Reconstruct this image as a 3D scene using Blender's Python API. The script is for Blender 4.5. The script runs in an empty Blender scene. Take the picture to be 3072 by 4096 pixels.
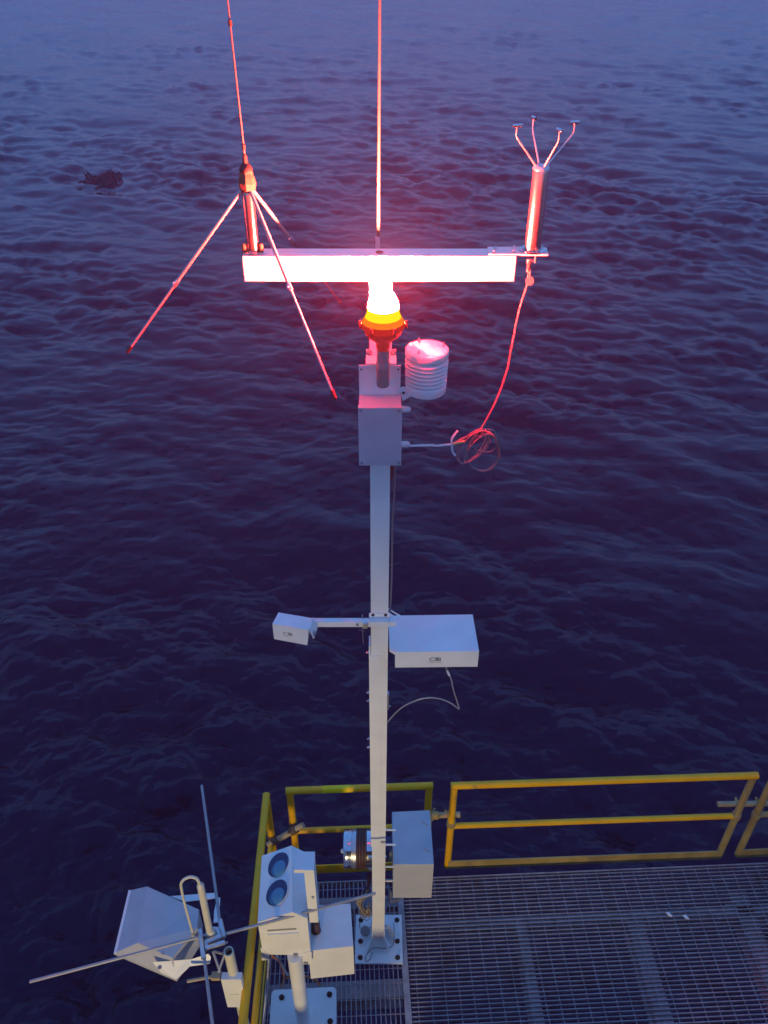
import bpy, bmesh, math, random
import numpy as np
from mathutils import Vector, Matrix
R = math.radians
random.seed(7)
sc = bpy.context.scene
COL = sc.collection

# ---------------------------------------------------------------- camera
PITCH = R(36.3); FPX = 3259.0; CX = 1519.0; CY = 2048.0
CAM = Vector((0, -2.9, 6.05))
cd = bpy.data.cameras.new("camera"); cam = bpy.data.objects.new("camera", cd); COL.objects.link(cam)
cam.location = CAM; cam.rotation_euler = (R(90) - PITCH, 0, 0)
cd.sensor_fit = 'VERTICAL'; cd.sensor_height = 36.0; cd.lens = 36.0 * FPX / 4096.0
cd.shift_x = 17.0 / 4096.0; cd.clip_start = 0.05; cd.clip_end = 6000
sc.camera = cam
# ---------------------------------------------------------------- world
w = bpy.data.worlds.new("World"); sc.world = w; w.use_nodes = True
nt = w.node_tree; bg = nt.nodes['Background']
sky = nt.nodes.new('ShaderNodeTexSky'); sky.sky_type = 'NISHITA'; sky.sun_disc = False
sky.sun_elevation = R(0.0); sky.sun_rotation = R(180); sky.air_density = 1.0; sky.dust_density = 0.3; sky.ozone_density = 4.0
tint = nt.nodes.new('ShaderNodeMix'); tint.data_type = 'RGBA'; tint.blend_type = 'MULTIPLY'; tint.inputs[0].default_value = 1.0
tint.inputs[7].default_value = (.75, .98, 1.05, 1)
cloud = nt.nodes.new('ShaderNodeMix'); cloud.data_type = 'RGBA'; cloud.inputs[0].default_value = 0.7   # thin even cloud over the clear dusk sky
cloud.inputs[7].default_value = (0.073, 0.172, 0.405, 1)
nt.links.new(sky.outputs[0], tint.inputs[6]); nt.links.new(tint.outputs[2], cloud.inputs[6]); nt.links.new(cloud.outputs[2], bg.inputs[0])
bg.inputs[1].default_value = 0.15
sc.view_settings.view_transform = 'Standard'; sc.view_settings.look = 'None'
sc.view_settings.exposure = 3.7; sc.view_settings.gamma = 1.0
sc.render.engine = 'CYCLES'
cy = sc.cycles
cy.use_denoising = True; cy.max_bounces = 6; cy.diffuse_bounces = 3; cy.glossy_bounces = 3; cy.transmission_bounces = 3
cy.volume_bounces = 0; cy.sample_clamp_indirect = 3.0; cy.caustics_reflective = False; cy.caustics_refractive = False
# warm deck floodlight below the photographer
ld = bpy.data.lights.new("deck_floodlight", 'SPOT'); lo = bpy.data.objects.new("deck_floodlight", ld); COL.objects.link(lo)
lo.location = (-1.3, -6.3, 1.5)
lo.rotation_euler = (Vector((0.0, 0, 1.0)) - Vector(lo.location)).to_track_quat('-Z', 'Y').to_euler()
ld.energy = 60; ld.color = (1.0, 0.80, 0.44); ld.spot_size = R(56); ld.spot_blend = 0.9; ld.shadow_soft_size = 0.12

# ---------------------------------------------------------------- measuring helpers (photo pixel -> place on a known plane)
_f = Vector((0, math.cos(PITCH), -math.sin(PITCH))); _u = Vector((0, math.sin(PITCH), math.cos(PITCH)))
def _ray(p): return _f + Vector((1, 0, 0)) * ((p[0] - CX) / FPX) - _u * ((p[1] - CY) / FPX)
def VP(p, Y):
    d = _ray(p); return CAM + d * ((Y - CAM.y) / d.y)
def GP(p, z):
    d = _ray(p); return CAM + d * ((z - CAM.z) / d.z)
def conv(x0, y0, s): return lambda x, y: (x0 + s * x, y0 + s * y)
c2 = conv(1300, 900, .6028); c3 = conv(1950, 420, .3527); c4 = conv(1000, 2350, .6028)
c5 = conv(100, 3100, .5425); c6 = conv(900, 3050, .5425); c7 = conv(1600, 3000, .8873)
c8 = conv(1300, 1150, .3616); a3 = conv(700, 3500, .2694); a4 = conv(1350, 3250, .2939)
a5 = conv(1000, 3100, .2411); a8 = conv(950, 3750, .4220)
b2 = conv(1050, 2420, .1507); b3 = conv(1500, 2420, .2712); b4 = conv(1400, 2450, .3165)
b5 = conv(1900, 950, .2110); b6 = conv(1750, 1650, .1808)

# ---------------------------------------------------------------- materials
def mat(name, col, rough=0.45, metal=0.0, var=0.12, scale=9.0, bump=0.0, bscale=60.0, dirt=None, spec=0.5):
    m = bpy.data.materials.new(name); m.use_nodes = True
    n = m.node_tree.nodes; l = m.node_tree.links; b = n['Principled BSDF']
    b.inputs['Roughness'].default_value = rough; b.inputs['Metallic'].default_value = metal
    b.inputs['Specular IOR Level'].default_value = spec
    tc = n.new('ShaderNodeTexCoord'); nz = n.new('ShaderNodeTexNoise'); nz.inputs['Scale'].default_value = scale
    nz.inputs['Detail'].default_value = 5; l.new(tc.outputs['Object'], nz.inputs['Vector'])
    rp = n.new('ShaderNodeValToRGB'); rp.color_ramp.elements[0].position = .3; rp.color_ramp.elements[1].position = .7
    c = np.array(col)
    rp.color_ramp.elements[0].color = (*(c * (1 - var)), 1); rp.color_ramp.elements[1].color = (*np.minimum(c * (1 + var * .5), 1), 1)
    l.new(nz.outputs[0], rp.inputs[0]); out = rp.outputs[0]
    if dirt:
        n2 = n.new('ShaderNodeTexNoise'); n2.inputs['Scale'].default_value = dirt[1]; n2.inputs['Detail'].default_value = 8
        n2.inputs['Roughness'].default_value = .7
        mpd = n.new('ShaderNodeMapping'); mpd.inputs['Scale'].default_value = (1, 1, .28); l.new(tc.outputs['Object'], mpd.inputs[0]); l.new(mpd.outputs[0], n2.inputs['Vector'])
        r2 = n.new('ShaderNodeValToRGB'); r2.color_ramp.elements[0].position = dirt[2]; r2.color_ramp.elements[1].position = dirt[2] + .12
        mx = n.new('ShaderNodeMix'); mx.data_type = 'RGBA'
        l.new(n2.outputs[0], r2.inputs[0]); l.new(r2.outputs[0], mx.inputs[0]); l.new(out, mx.inputs[6]); mx.inputs[7].default_value = (*dirt[0], 1)
        out = mx.outputs[2]
    l.new(out, b.inputs['Base Color'])
    rr = n.new('ShaderNodeMapRange'); rr.inputs[3].default_value = max(rough - .08, .03); rr.inputs[4].default_value = rough + .1
    l.new(nz.outputs[0], rr.inputs[0]); l.new(rr.outputs[0], b.inputs['Roughness'])
    if bump:
        n3 = n.new('ShaderNodeTexNoise'); n3.inputs['Scale'].default_value = bscale; n3.inputs['Detail'].default_value = 4
        l.new(tc.outputs['Object'], n3.inputs['Vector'])
        bp = n.new('ShaderNodeBump'); bp.inputs['Strength'].default_value = bump; bp.inputs['Distance'].default_value = .002
        l.new(n3.outputs[0], bp.inputs['Height']); l.new(bp.outputs[0], b.inputs['Normal'])
    return m
def emit(name, col, s):
    m = bpy.data.materials.new(name); m.use_nodes = True; n = m.node_tree.nodes; n.remove(n['Principled BSDF'])
    e = n.new('ShaderNodeEmission'); e.inputs[0].default_value = (*col, 1); e.inputs[1].default_value = s
    m.node_tree.links.new(e.outputs[0], n['Material Output'].inputs[0]); return m
M = dict(
    white=mat('white_paint', (.86, .84, .81), .38, var=.08, scale=6, bump=.15, bscale=40, dirt=((.52, .42, .31), 9, .64)),
    shield=mat('white_plastic', (.82, .81, .80), .3, var=.04),
    cream=mat('cream_tube', (.70, .64, .50), .45, var=.1),
    grey=mat('grey_paint', (.62, .52, .54), .45, var=.1, dirt=((.5, .46, .45), 7, .60)),
    conduit=mat('grey_plastic', (.30, .29, .30), .5),
    alu=mat('aluminium', (.62, .62, .64), .32, .9, var=.15, scale=20),
    steel=mat('polished_steel', (.70, .70, .72), .14, 1.0, var=.15, scale=14, bump=.2, bscale=25),
    radial=mat('dull_aluminium', (.38, .37, .38), .45, .3, var=.12, scale=20),
    black=mat('black_rubber', (.025, .022, .022), .6),
    brown=mat('brown_rubber', (.085, .04, .035), .5, var=.3),
    red=mat('red_housing', (.50, .10, .06), .4, var=.15),
    redglow=mat('red_housing_added_glow', (.70, .07, .05), .4, var=.1),  # for the lower bowl; its glow is emission added further down
    cabinet=mat('pale_grey_paint', (.50, .50, .52), .42, var=.08, dirt=((.36, .35, .35), 4, .66)),
    fib=mat('fibreglass', (.11, .10, .10), .5, var=.08),
    yellow=mat('yellow_paint', (1.0, .47, .002), .4, var=.14, scale=7, bump=.3, bscale=30, dirt=((.42, .27, .06), 6, .63)),
    yellowdull=mat('dirty_yellow_paint', (.46, .32, .10), .55, var=.3, scale=6, bump=.3, bscale=30, dirt=((.26, .19, .11), 5, .56)),
    tape=mat('yellow_tape', (1.0, .68, .0), .22, var=.05),
    pipe=mat('worn_tan_pipe', (.50, .36, .20), .55, var=.25, dirt=((.16, .10, .06), 9, .6)),
    rust=mat('rusty_clamp', (.14, .085, .05), .7, var=.5, scale=30, bump=.5),
    brushed=mat('brushed_steel', (.50, .38, .38), .24, .95, var=.12, scale=12),
    galv=mat('galvanised_grating', (.37, .32, .33), .5, .2, var=.3, scale=14, dirt=((.26, .21, .18), 3, .55)),
    beam=mat('painted_beam', (.62, .56, .58), .55, var=.25, scale=4, dirt=((.2, .16, .13), 4, .55)),
    cable=mat('white_cable', (.20, .185, .19), .5, var=.1),
    gcable=mat('grey_cable', (.22, .21, .22), .5),
    orange=mat('orange_cable', (.62, .20, .06), .5),
    ochre=mat('ochre_sleeve', (.70, .40, .16), .5),
    logo=mat('dark_print', (.02, .02, .025), .5),
    greyprint=mat('grey_print', (.30, .30, .33), .5),
    lens=mat('blue_glass', (.07, .25, .38), .12, var=.1),
    well=mat('dark_blue_recess', (.008, .045, .13), .45),
    kelp=mat('dark_kelp', (.006, .002, .004), .7, var=.5, scale=3, spec=.15),
    platform=mat('dark_plating', (.06, .06, .065), .7),
    litter=mat('white_scrap', (.8, .8, .8), .5),
)

# ---------------------------------------------------------------- mesh helpers
def B(): return bmesh.new()
def obj(name, bm, m, parent=None, smooth=False, bevel=0.0, seg=2):
    if bevel:
        es = [e for e in bm.edges if len(e.link_faces) == 2 and e.calc_face_angle(0) > .5]
        bmesh.ops.bevel(bm, geom=es, offset=bevel, segments=seg, affect='EDGES', profile=.5, clamp_overlap=True)
    bmesh.ops.recalc_face_normals(bm, faces=bm.faces[:])
    me = bpy.data.meshes.new(name); bm.to_mesh(me); bm.free()
    me.materials.append(M[m] if isinstance(m, str) else m)
    if smooth:
        for p in me.polygons: p.use_smooth = True
        try: me.set_sharp_from_angle(angle=R(40))
        except Exception: pass
    o = bpy.data.objects.new(name, me); COL.objects.link(o)
    if parent is not None:
        o.parent = parent
        o.matrix_parent_inverse = Matrix.Translation(-parent_loc(parent))
    return o
def parent_loc(p):
    v = Vector((0, 0, 0))
    while p is not None and p.type == 'EMPTY': v += Vector(p.location); p = p.parent
    return v
def thing(name, label, cat, loc=(0, 0, 0), group=None):
    o = bpy.data.objects.new(name, None); COL.objects.link(o); o.location = loc; o.empty_display_size = .1
    o['label'] = label; o['category'] = cat
    if group: o['group'] = group
    return o
def tag(o, label, cat, group=None):
    o['label'] = label; o['category'] = cat
    if group: o['group'] = group
    return o
def structure(o): o['kind'] = 'structure'; return o
def box(bm, x0, x1, y0, y1, z0, z1, mtx=None):
    v = [bm.verts.new(Vector(c) if mtx is None else mtx @ Vector(c)) for c in
         [(x0,y0,z0),(x1,y0,z0),(x1,y1,z0),(x0,y1,z0),(x0,y0,z1),(x1,y0,z1),(x1,y1,z1),(x0,y1,z1)]]
    for f in [(0,3,2,1),(4,5,6,7),(0,1,5,4),(1,2,6,5),(2,3,7,6),(3,0,4,7)]: bm.faces.new([v[i] for i in f])
def hexa(bm, top, bot):
    """solid from two matching polygons"""
    a = [bm.verts.new(p) for p in top]; b = [bm.verts.new(p) for p in bot]; n = len(a)
    bm.faces.new(a); bm.faces.new(b[::-1])
    for i in range(n): bm.faces.new([a[i], a[(i+1) % n], b[(i+1) % n], b[i]])
def tube(bm, pts, r, seg=10, cap=True, r2=None):
    pts = [Vector(p) for p in pts]; n = len(pts)
    rs = [r if r2 is None else r + (r2 - r) * i / (n - 1) for i in range(n)]
    t0 = (pts[1] - pts[0]).normalized(); up = Vector((0, 0, 1)) if abs(t0.z) < .9 else Vector((1, 0, 0))
    nrm = t0.cross(up).normalized(); rings = []
    for i, p in enumerate(pts):
        t = ((pts[min(i+1, n-1)] - p).normalized() + (p - pts[max(i-1, 0)]).normalized())
        t = t.normalized() if t.length > 1e-6 else t0
        nrm = (nrm - t * nrm.dot(t)).normalized(); bn = t.cross(nrm)
        rings.append([bm.verts.new(p + (nrm * math.cos(a) + bn * math.sin(a)) * rs[i]) for a in [2*math.pi*k/seg for k in range(seg)]])
    for i in range(n - 1):
        for k in range(seg): bm.faces.new([rings[i][k], rings[i][(k+1) % seg], rings[i+1][(k+1) % seg], rings[i+1][k]])
    if cap: bm.faces.new(rings[0][::-1]); bm.faces.new(rings[-1])
def lathe(bm, prof, seg=32, mtx=None, cap=True):
    """prof: list of (r, z)"""
    rings = []
    for r, z in prof:
        ring = []
        for k in range(seg):
            a = 2*math.pi*k/seg; v = Vector((r*math.cos(a), r*math.sin(a), z)); ring.append(bm.verts.new(v if mtx is None else mtx @ v))
        rings.append(ring)
    for i in range(len(rings) - 1):
        for k in range(seg): bm.faces.new([rings[i][k], rings[i][(k+1) % seg], rings[i+1][(k+1) % seg], rings[i+1][k]])
    if cap: bm.faces.new(rings[0][::-1]); bm.faces.new(rings[-1])
def spline(pts, n=8):
    pts = [Vector(p) for p in pts]; out = []
    for i in range(len(pts) - 1):
        p0 = pts[max(i-1, 0)]; p1 = pts[i]; p2 = pts[i+1]; p3 = pts[min(i+2, len(pts)-1)]
        for k in range(n):
            t = k / n
            out.append(.5*((2*p1) + (p2-p0)*t + (2*p0-5*p1+4*p2-p3)*t*t + (3*p1-p0-3*p2+p3)*t**3))
    out.append(pts[-1]); return out
def T(x, y, z): return Matrix.Translation((x, y, z))
def axis(p, d):
    """matrix with local z along d at p"""
    return Matrix.Translation(p) @ Vector(d).to_track_quat('Z', 'Y').to_matrix().to_4x4()
def bolt(name, p, d, r, parent, m='steel', h=.006):
    bm = B(); mx = axis(p, d); lathe(bm, [(r*1.5, 0), (r*1.5, h*.3)], 14, mx); lathe(bm, [(r, h*.3), (r, h), (r*.85, h*1.15)], 6, mx)
    lathe(bm, [(r*.5, h*1.1), (r*.5, h*1.9)], 8, mx)
    return obj(name, bm, m, parent)

# ================================================================ SEA
def ocean(N, L, wl, wd, seed, rms, cut):
    rng = np.random.default_rng(seed)
    k = np.fft.fftfreq(N, L / N) * 2 * np.pi; kx, ky = np.meshgrid(k, k, indexing='ij'); kk = np.hypot(kx, ky); kk[0, 0] = 1
    kp = 2*np.pi/wl
    cosw = (kx*wd[0] + ky*wd[1]) / kk
    ph = np.exp(-1.25*(kp/kk)**2) / kk**3.6 * (.12 + np.abs(cosw)**3) * np.exp(-(kk*cut)**2); ph[0, 0] = 0
    h = (rng.normal(size=(N, N)) + 1j*rng.normal(size=(N, N))) * np.sqrt(ph)
    z = np.fft.ifft2(h); f = rms / z.real.std()
    dx = np.fft.ifft2(-1j*kx/kk*h).real * f; dy = np.fft.ifft2(-1j*ky/kk*h).real * f
    return z.real * f, dx, dy, L
def samp(A, L, x, y):
    N = A.shape[0]; u = (x / L * N) % N; v = (y / L * N) % N
    i = np.floor(u).astype(int); j = np.floor(v).astype(int); fu = u - i; fv = v - j; i %= N; j %= N; i1 = (i+1) % N; j1 = (j+1) % N
    return (A[i, j]*(1-fu)+A[i1, j]*fu)*(1-fv) + (A[i, j1]*(1-fu)+A[i1, j1]*fu)*fv
SEA = -18.0
def build_sea():
    Hc = CAM.z - SEA
    dep = np.concatenate([np.linspace(R(82), R(3.2), 1150), R(3.2) * (.56/3.2) ** (np.arange(1, 61)/60)])
    r = Hc / np.tan(dep)
    ang = np.concatenate([np.linspace(-46, 46, 700), np.linspace(46, 314, 82)[1:-1]]); ang = np.radians(ang)
    na, nr = len(ang), len(r)
    Rr, A = np.meshgrid(r, ang, indexing='ij')
    x = Rr*np.sin(A) + CAM.x; y = Rr*np.cos(A) + CAM.y; z = np.zeros_like(x)
    wd = np.array([-.42, -.91]); wd2 = np.array([.15, -.99])
    ox = np.zeros_like(x); oy = np.zeros_like(x)
    gust = ocean(256, 431., 55., wd, 21, .8, 1.5)[0]; gust = np.clip(gust, -.75, 2.0) + .6
    for (z1, dx, dy, L), ch in ((ocean(256, 431., 21., np.array([-.7, -.71]), 9, .13, .3), .6), (ocean(512, 173., 6.8, wd, 3, .105, .10), .9), (ocean(512, 41., 2.0, wd2, 5, .025, .04), .8), (ocean(512, 17.3, .75, np.array([-.5, -.86]), 15, .0045, .02), .6)):
        att = np.clip(2.2 - Rr / (L * 9), .6, 1)
        if L < 200: att = att * (.62 + .55*samp(gust, 431., x, y))
        z += samp(z1, L, x, y) * att; ox += samp(dx, L, x, y)*ch*att; oy += samp(dy, L, x, y)*ch*att
    co = np.stack([x + ox, y + oy, z + SEA], -1).reshape(-1, 3)
    co = np.vstack([co, [[CAM.x, CAM.y, SEA]]]); c = len(co) - 1
    ii, jj = np.meshgrid(np.arange(nr-1), np.arange(na), indexing='ij'); j2 = (jj+1) % na
    q = np.stack([ii*na+jj, (ii+1)*na+jj, (ii+1)*na+j2, ii*na+j2], -1).reshape(-1, 4)[:, ::-1]
    t = np.stack([np.full(na, c), np.arange(na), (np.arange(na)+1) % na], -1)[:, ::-1]
    me = bpy.data.meshes.new("sea_water"); nv = len(co); nl = q.size + t.size; npoly = len(q)+len(t)
    me.vertices.add(nv); me.vertices.foreach_set('co', co.astype(np.float32).ravel())
    me.loops.add(nl); me.loops.foreach_set('vertex_index', np.concatenate([q.ravel(), t.ravel()]).astype(np.int32))
    me.polygons.add(npoly)
    me.polygons.foreach_set('loop_start', np.concatenate([np.arange(len(q))*4, q.size + np.arange(len(t))*3]).astype(np.int32))
    me.update(calc_edges=True); me.validate()
    me.polygons.foreach_set('use_smooth', np.ones(len(me.polygons), bool))
    m = bpy.data.materials.new('sea_water'); m.use_nodes = True; n = m.node_tree.nodes; l = m.node_tree.links; b = n['Principled BSDF']
    b.inputs['Base Color'].default_value = (.0015, .004, .016, 1); b.inputs['Roughness'].default_value = .06; b.inputs['IOR'].default_value = 1.333
    b.inputs['Specular Tint'].default_value = (.35, .42, 1.0, 1); b.inputs['Specular IOR Level'].default_value = .44
    geo = n.new('ShaderNodeNewGeometry'); prev = None
    for s, st, d in ((1.3, .6, .05), (3.7, .6, .032), (12., .5, .010)):
        mp = n.new('ShaderNodeMapping'); mp.inputs['Scale'].default_value = (s*.55, s, s); mp.inputs['Rotation'].default_value = (0, 0, R(20))
        nz = n.new('ShaderNodeTexNoise'); nz.inputs['Scale'].default_value = 1; nz.inputs['Detail'].default_value = 3; nz.inputs['Distortion'].default_value = .4
        l.new(geo.outputs['Position'], mp.inputs[0]); l.new(mp.outputs[0], nz.inputs['Vector'])
        bp = n.new('ShaderNodeBump'); bp.inputs['Strength'].default_value = st; bp.inputs['Distance'].default_value = d
        l.new(nz.outputs[0], bp.inputs['Height'])
        gn = n.new('ShaderNodeTexNoise'); gn.inputs['Scale'].default_value = .05; gn.inputs['Detail'].default_value = 3; l.new(geo.outputs['Position'], gn.inputs['Vector'])
        gm = n.new('ShaderNodeMapRange'); gm.inputs[1].default_value = .35; gm.inputs[2].default_value = .65; gm.inputs[3].default_value = st*.35; gm.inputs[4].default_value = min(st*1.4, 1)
        l.new(gn.outputs[0], gm.inputs[0]); l.new(gm.outputs[0], bp.inputs['Strength'])
        if prev: l.new(prev.outputs[0], bp.inputs['Normal'])
        prev = bp
    l.new(prev.outputs[0], b.inputs['Normal'])
    me.materials.append(m)
    o = bpy.data.objects.new("sea_water", me); COL.objects.link(o); structure(o)
build_sea()

# ================================================================ DECK
YAW = R(2.6); RD = Matrix.Rotation(YAW, 4, 'Z')
def grating(name, x0, x1, y0, y1, along, pitch, cross, label=None):
    bm = B(); h = .03; t = .0058
    if along == 'x':
        for v in np.arange(y0 + pitch/2, y1, pitch): box(bm, x0, x1, v - t/2, v + t/2, -h, 0, RD)
        for v in np.arange(x0 + cross/2, x1, cross): box(bm, v - .0022, v + .0022, y0, y1, -.012, -.006, RD)
    else:
        for v in np.arange(x0 + pitch/2, x1, pitch): box(bm, v - t/2, v + t/2, y0, y1, -h, 0, RD)
        for v in np.arange(y0 + cross/2, y1, cross): box(bm, x0, x1, v - .0022, v + .0022, -.012, -.006, RD)
    o = structure(obj(name, bm, 'galv')); return o
YB = .50
grating('deck_grating_floor', -.80, .150, -1.6, YB, 'y', .0335, .10)
grating('deck_grating_floor', .198, 3.6, -1.6, YB, 'x', .030, .098)
bm = B()
box(bm, .152, .196, -1.6, YB + .002, -.04, .006, RD); box(bm, -.81, -.802, -1.6, YB, -.04, .006, RD)
box(bm, -.81, 3.6, YB + .003, YB + .011, -.06, .004, RD)
structure(obj('deck_edge_kerb', bm, 'galv'))
bm = B()   # support steel under the gratings
for (x0, x1, y0, y1) in ((-.8, .15, .31, .40), (-.8, .15, -.33, -.21), (1.02, 1.10, -1.6, .12), (1.86, 1.98, -1.6, .12), (2.72, 2.84, -1.6, .3), (.2, 3.6, .12, .19)):
    box(bm, x0, x1, y0, y1, -.046, -.034, RD); xm, ym = (x0+x1)/2, (y0+y1)/2
    if x1 - x0 > y1 - y0: box(bm, x0, x1, ym-.005, ym+.005, -.2, -.0465, RD); box(bm, x0, x1, y0, y1, -.212, -.2005, RD)
    else: box(bm, xm-.005, xm+.005, y0, y1, -.2, -.0465, RD); box(bm, x0, x1, y0, y1, -.212, -.2005, RD)
structure(obj('deck_support_beams', bm, 'beam'))
# the upper walkway the photographer stands on, and the platform it belongs to
bm = B(); box(bm, -3.5, 4.5, -7.5, -3.25, 4.25, 4.35); structure(obj('upper_deck', bm, 'platform'))
bm = B(); box(bm, -2.6, -.47, -2.66, -2.6, -.3, .74); box(bm, -.29, .78, -2.66, -2.6, -.3, .60); structure(obj('flood_blocker', bm, 'platform'))  # unseen low walls added to shade the floodlight, the gap lets a strip through
bm = B(); box(bm, -14, 14, -9.0, -8.6, -16, 5.4); structure(obj('platform_wall', bm, 'platform'))

# ================================================================ MAST
XB, XT = -.010, .004          # the mast leans a hair
def mx(z): return XB + (XT - XB) * z / 5.0
HW = .0425
mast = thing('instrument_mast', 'tall white square steel mast on a bolted base plate with a crossarm on top', 'mast', (XB, .0425, 0))
bm = B(); zt = 4.962
hexa(bm, [(mx(zt)-HW, 0, zt), (mx(zt)+HW, 0, zt), (mx(zt)+HW, .085, zt), (mx(zt)-HW, .085, zt)],
         [(mx(.23)-HW, 0, .23), (mx(.23)+HW, 0, .23), (mx(.23)+HW, .085, .23), (mx(.23)-HW, .085, .23)])
obj('pole', bm, 'white', mast, bevel=.006)
bm = B(); box(bm, -.493, .490, 0, .085, 4.966, 5.058); obj('crossarm', bm, 'white', mast, bevel=.004)
bm = B(); lathe(bm, [(.014, 5.0585), (.014, 5.0605)], 18, T(-.001, .042, 0)); obj('drain_hole', bm, 'brown', mast)
bm = B(); box(bm, -.178, .164, -.125, .225, .006, .020); obj('base_plate', bm, 'white', mast, bevel=.003)
for p in ((-.14, -.085), (-.14, .03), (.128, -.085), (.128, .03), (.128, .185), (-.14, .185)): bolt('anchor_bolt', (p[0], p[1], .020), (0, 0, 1), .012, mast, 'black', .014)
# bottom hinge: narrower inner stub, two cheek plates, front toe
bm = B(); box(bm, XB-.034, XB+.032, .002, .083, .0205, .229); obj('hinge_stub', bm, 'white', mast, bevel=.003)
for s in (-1, 1):
    bm = B(); x0 = XB + s*.037; x1 = XB + s*.045
    pr = [(.03, .0205), (.12, .0205), (.12, .20), (.085, .27), (.03, .27), (-.02, .20), (-.02, .10)]
    hexa(bm, [(x0, y, z) for y, z in pr], [(x1, y, z) for y, z in pr]); obj('hinge_plate', bm, 'white', mast, bevel=.002)
    bolt('hinge_bolt', (x1 + (.001*s), .03, .20), (s, 0, 0), .011, mast)
bm = B(); hexa(bm, [(-.052, -.001, .13), (.035, -.001, .13), (.035, .001, .13), (-.052, .001, .13)], [(-.10, -.055, .021), (.078, -.055, .021), (.078, .001, .021), (-.10, .001, .021)])
obj('toe_gusset', bm, 'white', mast, bevel=.002)
# right gusset wing
bm = B(); pr = [(.037, .0205), (.105, .0205), (.105, .10), (.06, .19), (.037, .20)]
hexa(bm, [(x, .058, z) for x, z in pr], [(x, .066, z) for x, z in pr]); obj('gusset', bm, 'white', mast, bevel=.0015)
# raised tilt-down splice strip on the front, its bolts on the left
z1 = VP(b4(300, 545), 0).z; z0 = VP((1500, 3385), 0).z
bm = B(); hexa(bm, [(mx(z1)-.048, -.004, z1), (mx(z1)+.008, -.004, z1), (mx(z1)+.008, .0005, z1), (mx(z1)-.048, .0005, z1)],
                  [(mx(z0)-.048, -.004, z0), (mx(z0)+.008, -.004, z0), (mx(z0)+.008, .0005, z0), (mx(z0)-.048, .0005, z0)])
obj('splice_strip', bm, 'white', mast, bevel=.0015)
z2 = VP(b4(245, 365), .03).z
bm = B(); box(bm, mx(2.)-.0505, mx(2.)-.0425, -.001, .07, z0, z2); obj('splice_side_plate', bm, 'white', mast, bevel=.001)
for yy in (510, 1015, 1120, 1600, 1705):
    z = VP(b4(235, yy), .02).z; bolt('splice_bolt', (mx(2.)-.0507, .02, z), (-1, 0, 0), .008, mast, 'steel', .008)
zl = VP(b4(480, 1100), .03).z
bm = B(); box(bm, mx(zl)+.0427, mx(zl)+.052, .02, .045, zl-.07, zl+.05); obj('latch', bm, 'alu', mast, bevel=.002)
bolt('latch_pin', (mx(zl)+.052, .03, zl-.055), (1, 0, 0), .005, mast, 'steel', .006)
za = VP(a4(605, 398), 0).z
bm = B(); box(bm, .006, .034, -.0035, .0005, za-.012, za+.012); obj('name_tag', bm, 'greyprint', mast)
for yy in (165, 195):
    pass
# plate at the right end of the crossarm
bm = B(); zp = 5.0585
x_a = GP(b5(230, 250), zp).x; x_b = GP(b5(1395, 370), zp).x; xe = GP(b5(1300, 230), zp).x
pl = [(x_a, .006), (x_b, .004), (x_b+.002, .035), (xe+.012, .075), (xe-.02, .095), (x_a+.15, .095), (x_a+.14, .086), (x_a+.004, .086)]
hexa(bm, [(x, y, zp+.006) for x, y in pl], [(x, y, zp) for x, y in pl]); obj('end_plate', bm, 'white', mast, bevel=.001)
for x, y in ((x_a+.02, .02), (x_a+.03, .065), (x_a+.09, .02), (x_a+.10, .075)): bolt('plate_bolt', (x, y, zp+.006), (0, 0, 1), .005, mast, 'alu', .005)
bm = B(); tube(bm, [(x_b-.043, .012, zp), (x_b-.043, .012, zp-.028)], .0035, 8); obj('plate_stud', bm, 'alu', mast)

# ================================================================ LEFT GROUND-PLANE ANTENNA
HX, HY = -.459, .045
ant = thing('ground_plane_antenna', 'white whip antenna with three drooping radials on the left end of the lit crossarm', 'antenna', (HX, HY, 5.06))
bm = B(); lathe(bm, [(.021, 5.062), (.021, 5.262), (.019, 5.27)], 28, T(HX, HY, 0)); obj('mounting_tube', bm, 'brushed', ant, smooth=True)
bm = B(); lathe(bm, [(.036, 5.059), (.036, 5.064), (.024, 5.068)], 28, T(HX, HY, 0)); obj('tube_flange', bm, 'steel', ant, smooth=True)
for s in (-1, 1):
    bm = B(); lathe(bm, [(.009, 5.062), (.010, 5.08), (.006, 5.092)], 12, T(HX + s*.030, HY-.008, 0)); obj('wing_nut', bm, 'rust', ant, smooth=True)
bm = B(); lathe(bm, [(.018, 5.268), (.028, 5.278), (.031, 5.300), (.027, 5.318), (.023, 5.330), (.022, 5.338)], 8, T(HX, HY, 0)); obj('hub', bm, 'rust', ant, bevel=.002)
bm = B(); lathe(bm, [(.0235, 5.338), (.0235, 5.345), (.017, 5.357), (.010, 5.364)], 24, T(HX, HY, 0)); obj('hub_boot', bm, 'black', ant, smooth=True)
bm = B(); lathe(bm, [(.010, 5.362), (.007, 5.39)], 16, T(HX, HY, 0)); obj('whip_ferrule', bm, 'brown', ant, smooth=True)
wb = Vector((HX, HY, 5.385)); wm = VP((910, 0), HY); wt = wb + (wm - wb) * 2.3
bm = B(); tube(bm, [wb, wb.lerp(wt, .15), wb.lerp(wt, .5), wt], .0036, 8, r2=.0018); obj('whip', bm, 'fib', ant, smooth=True)
for py in (588, 92):
    c = VP((979 if py > 300 else 908, py), HY); tt = (c.z - wb.z) / (wt.z - wb.z); c = wb.lerp(wt, tt)
    bm = B(); lathe(bm, [(.0062, -.008), (.0062, .008)], 10, axis(c, wt-wb)); obj('whip_collar', bm, 'black', ant)
hubp = Vector((HX, HY, 5.300))
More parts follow.
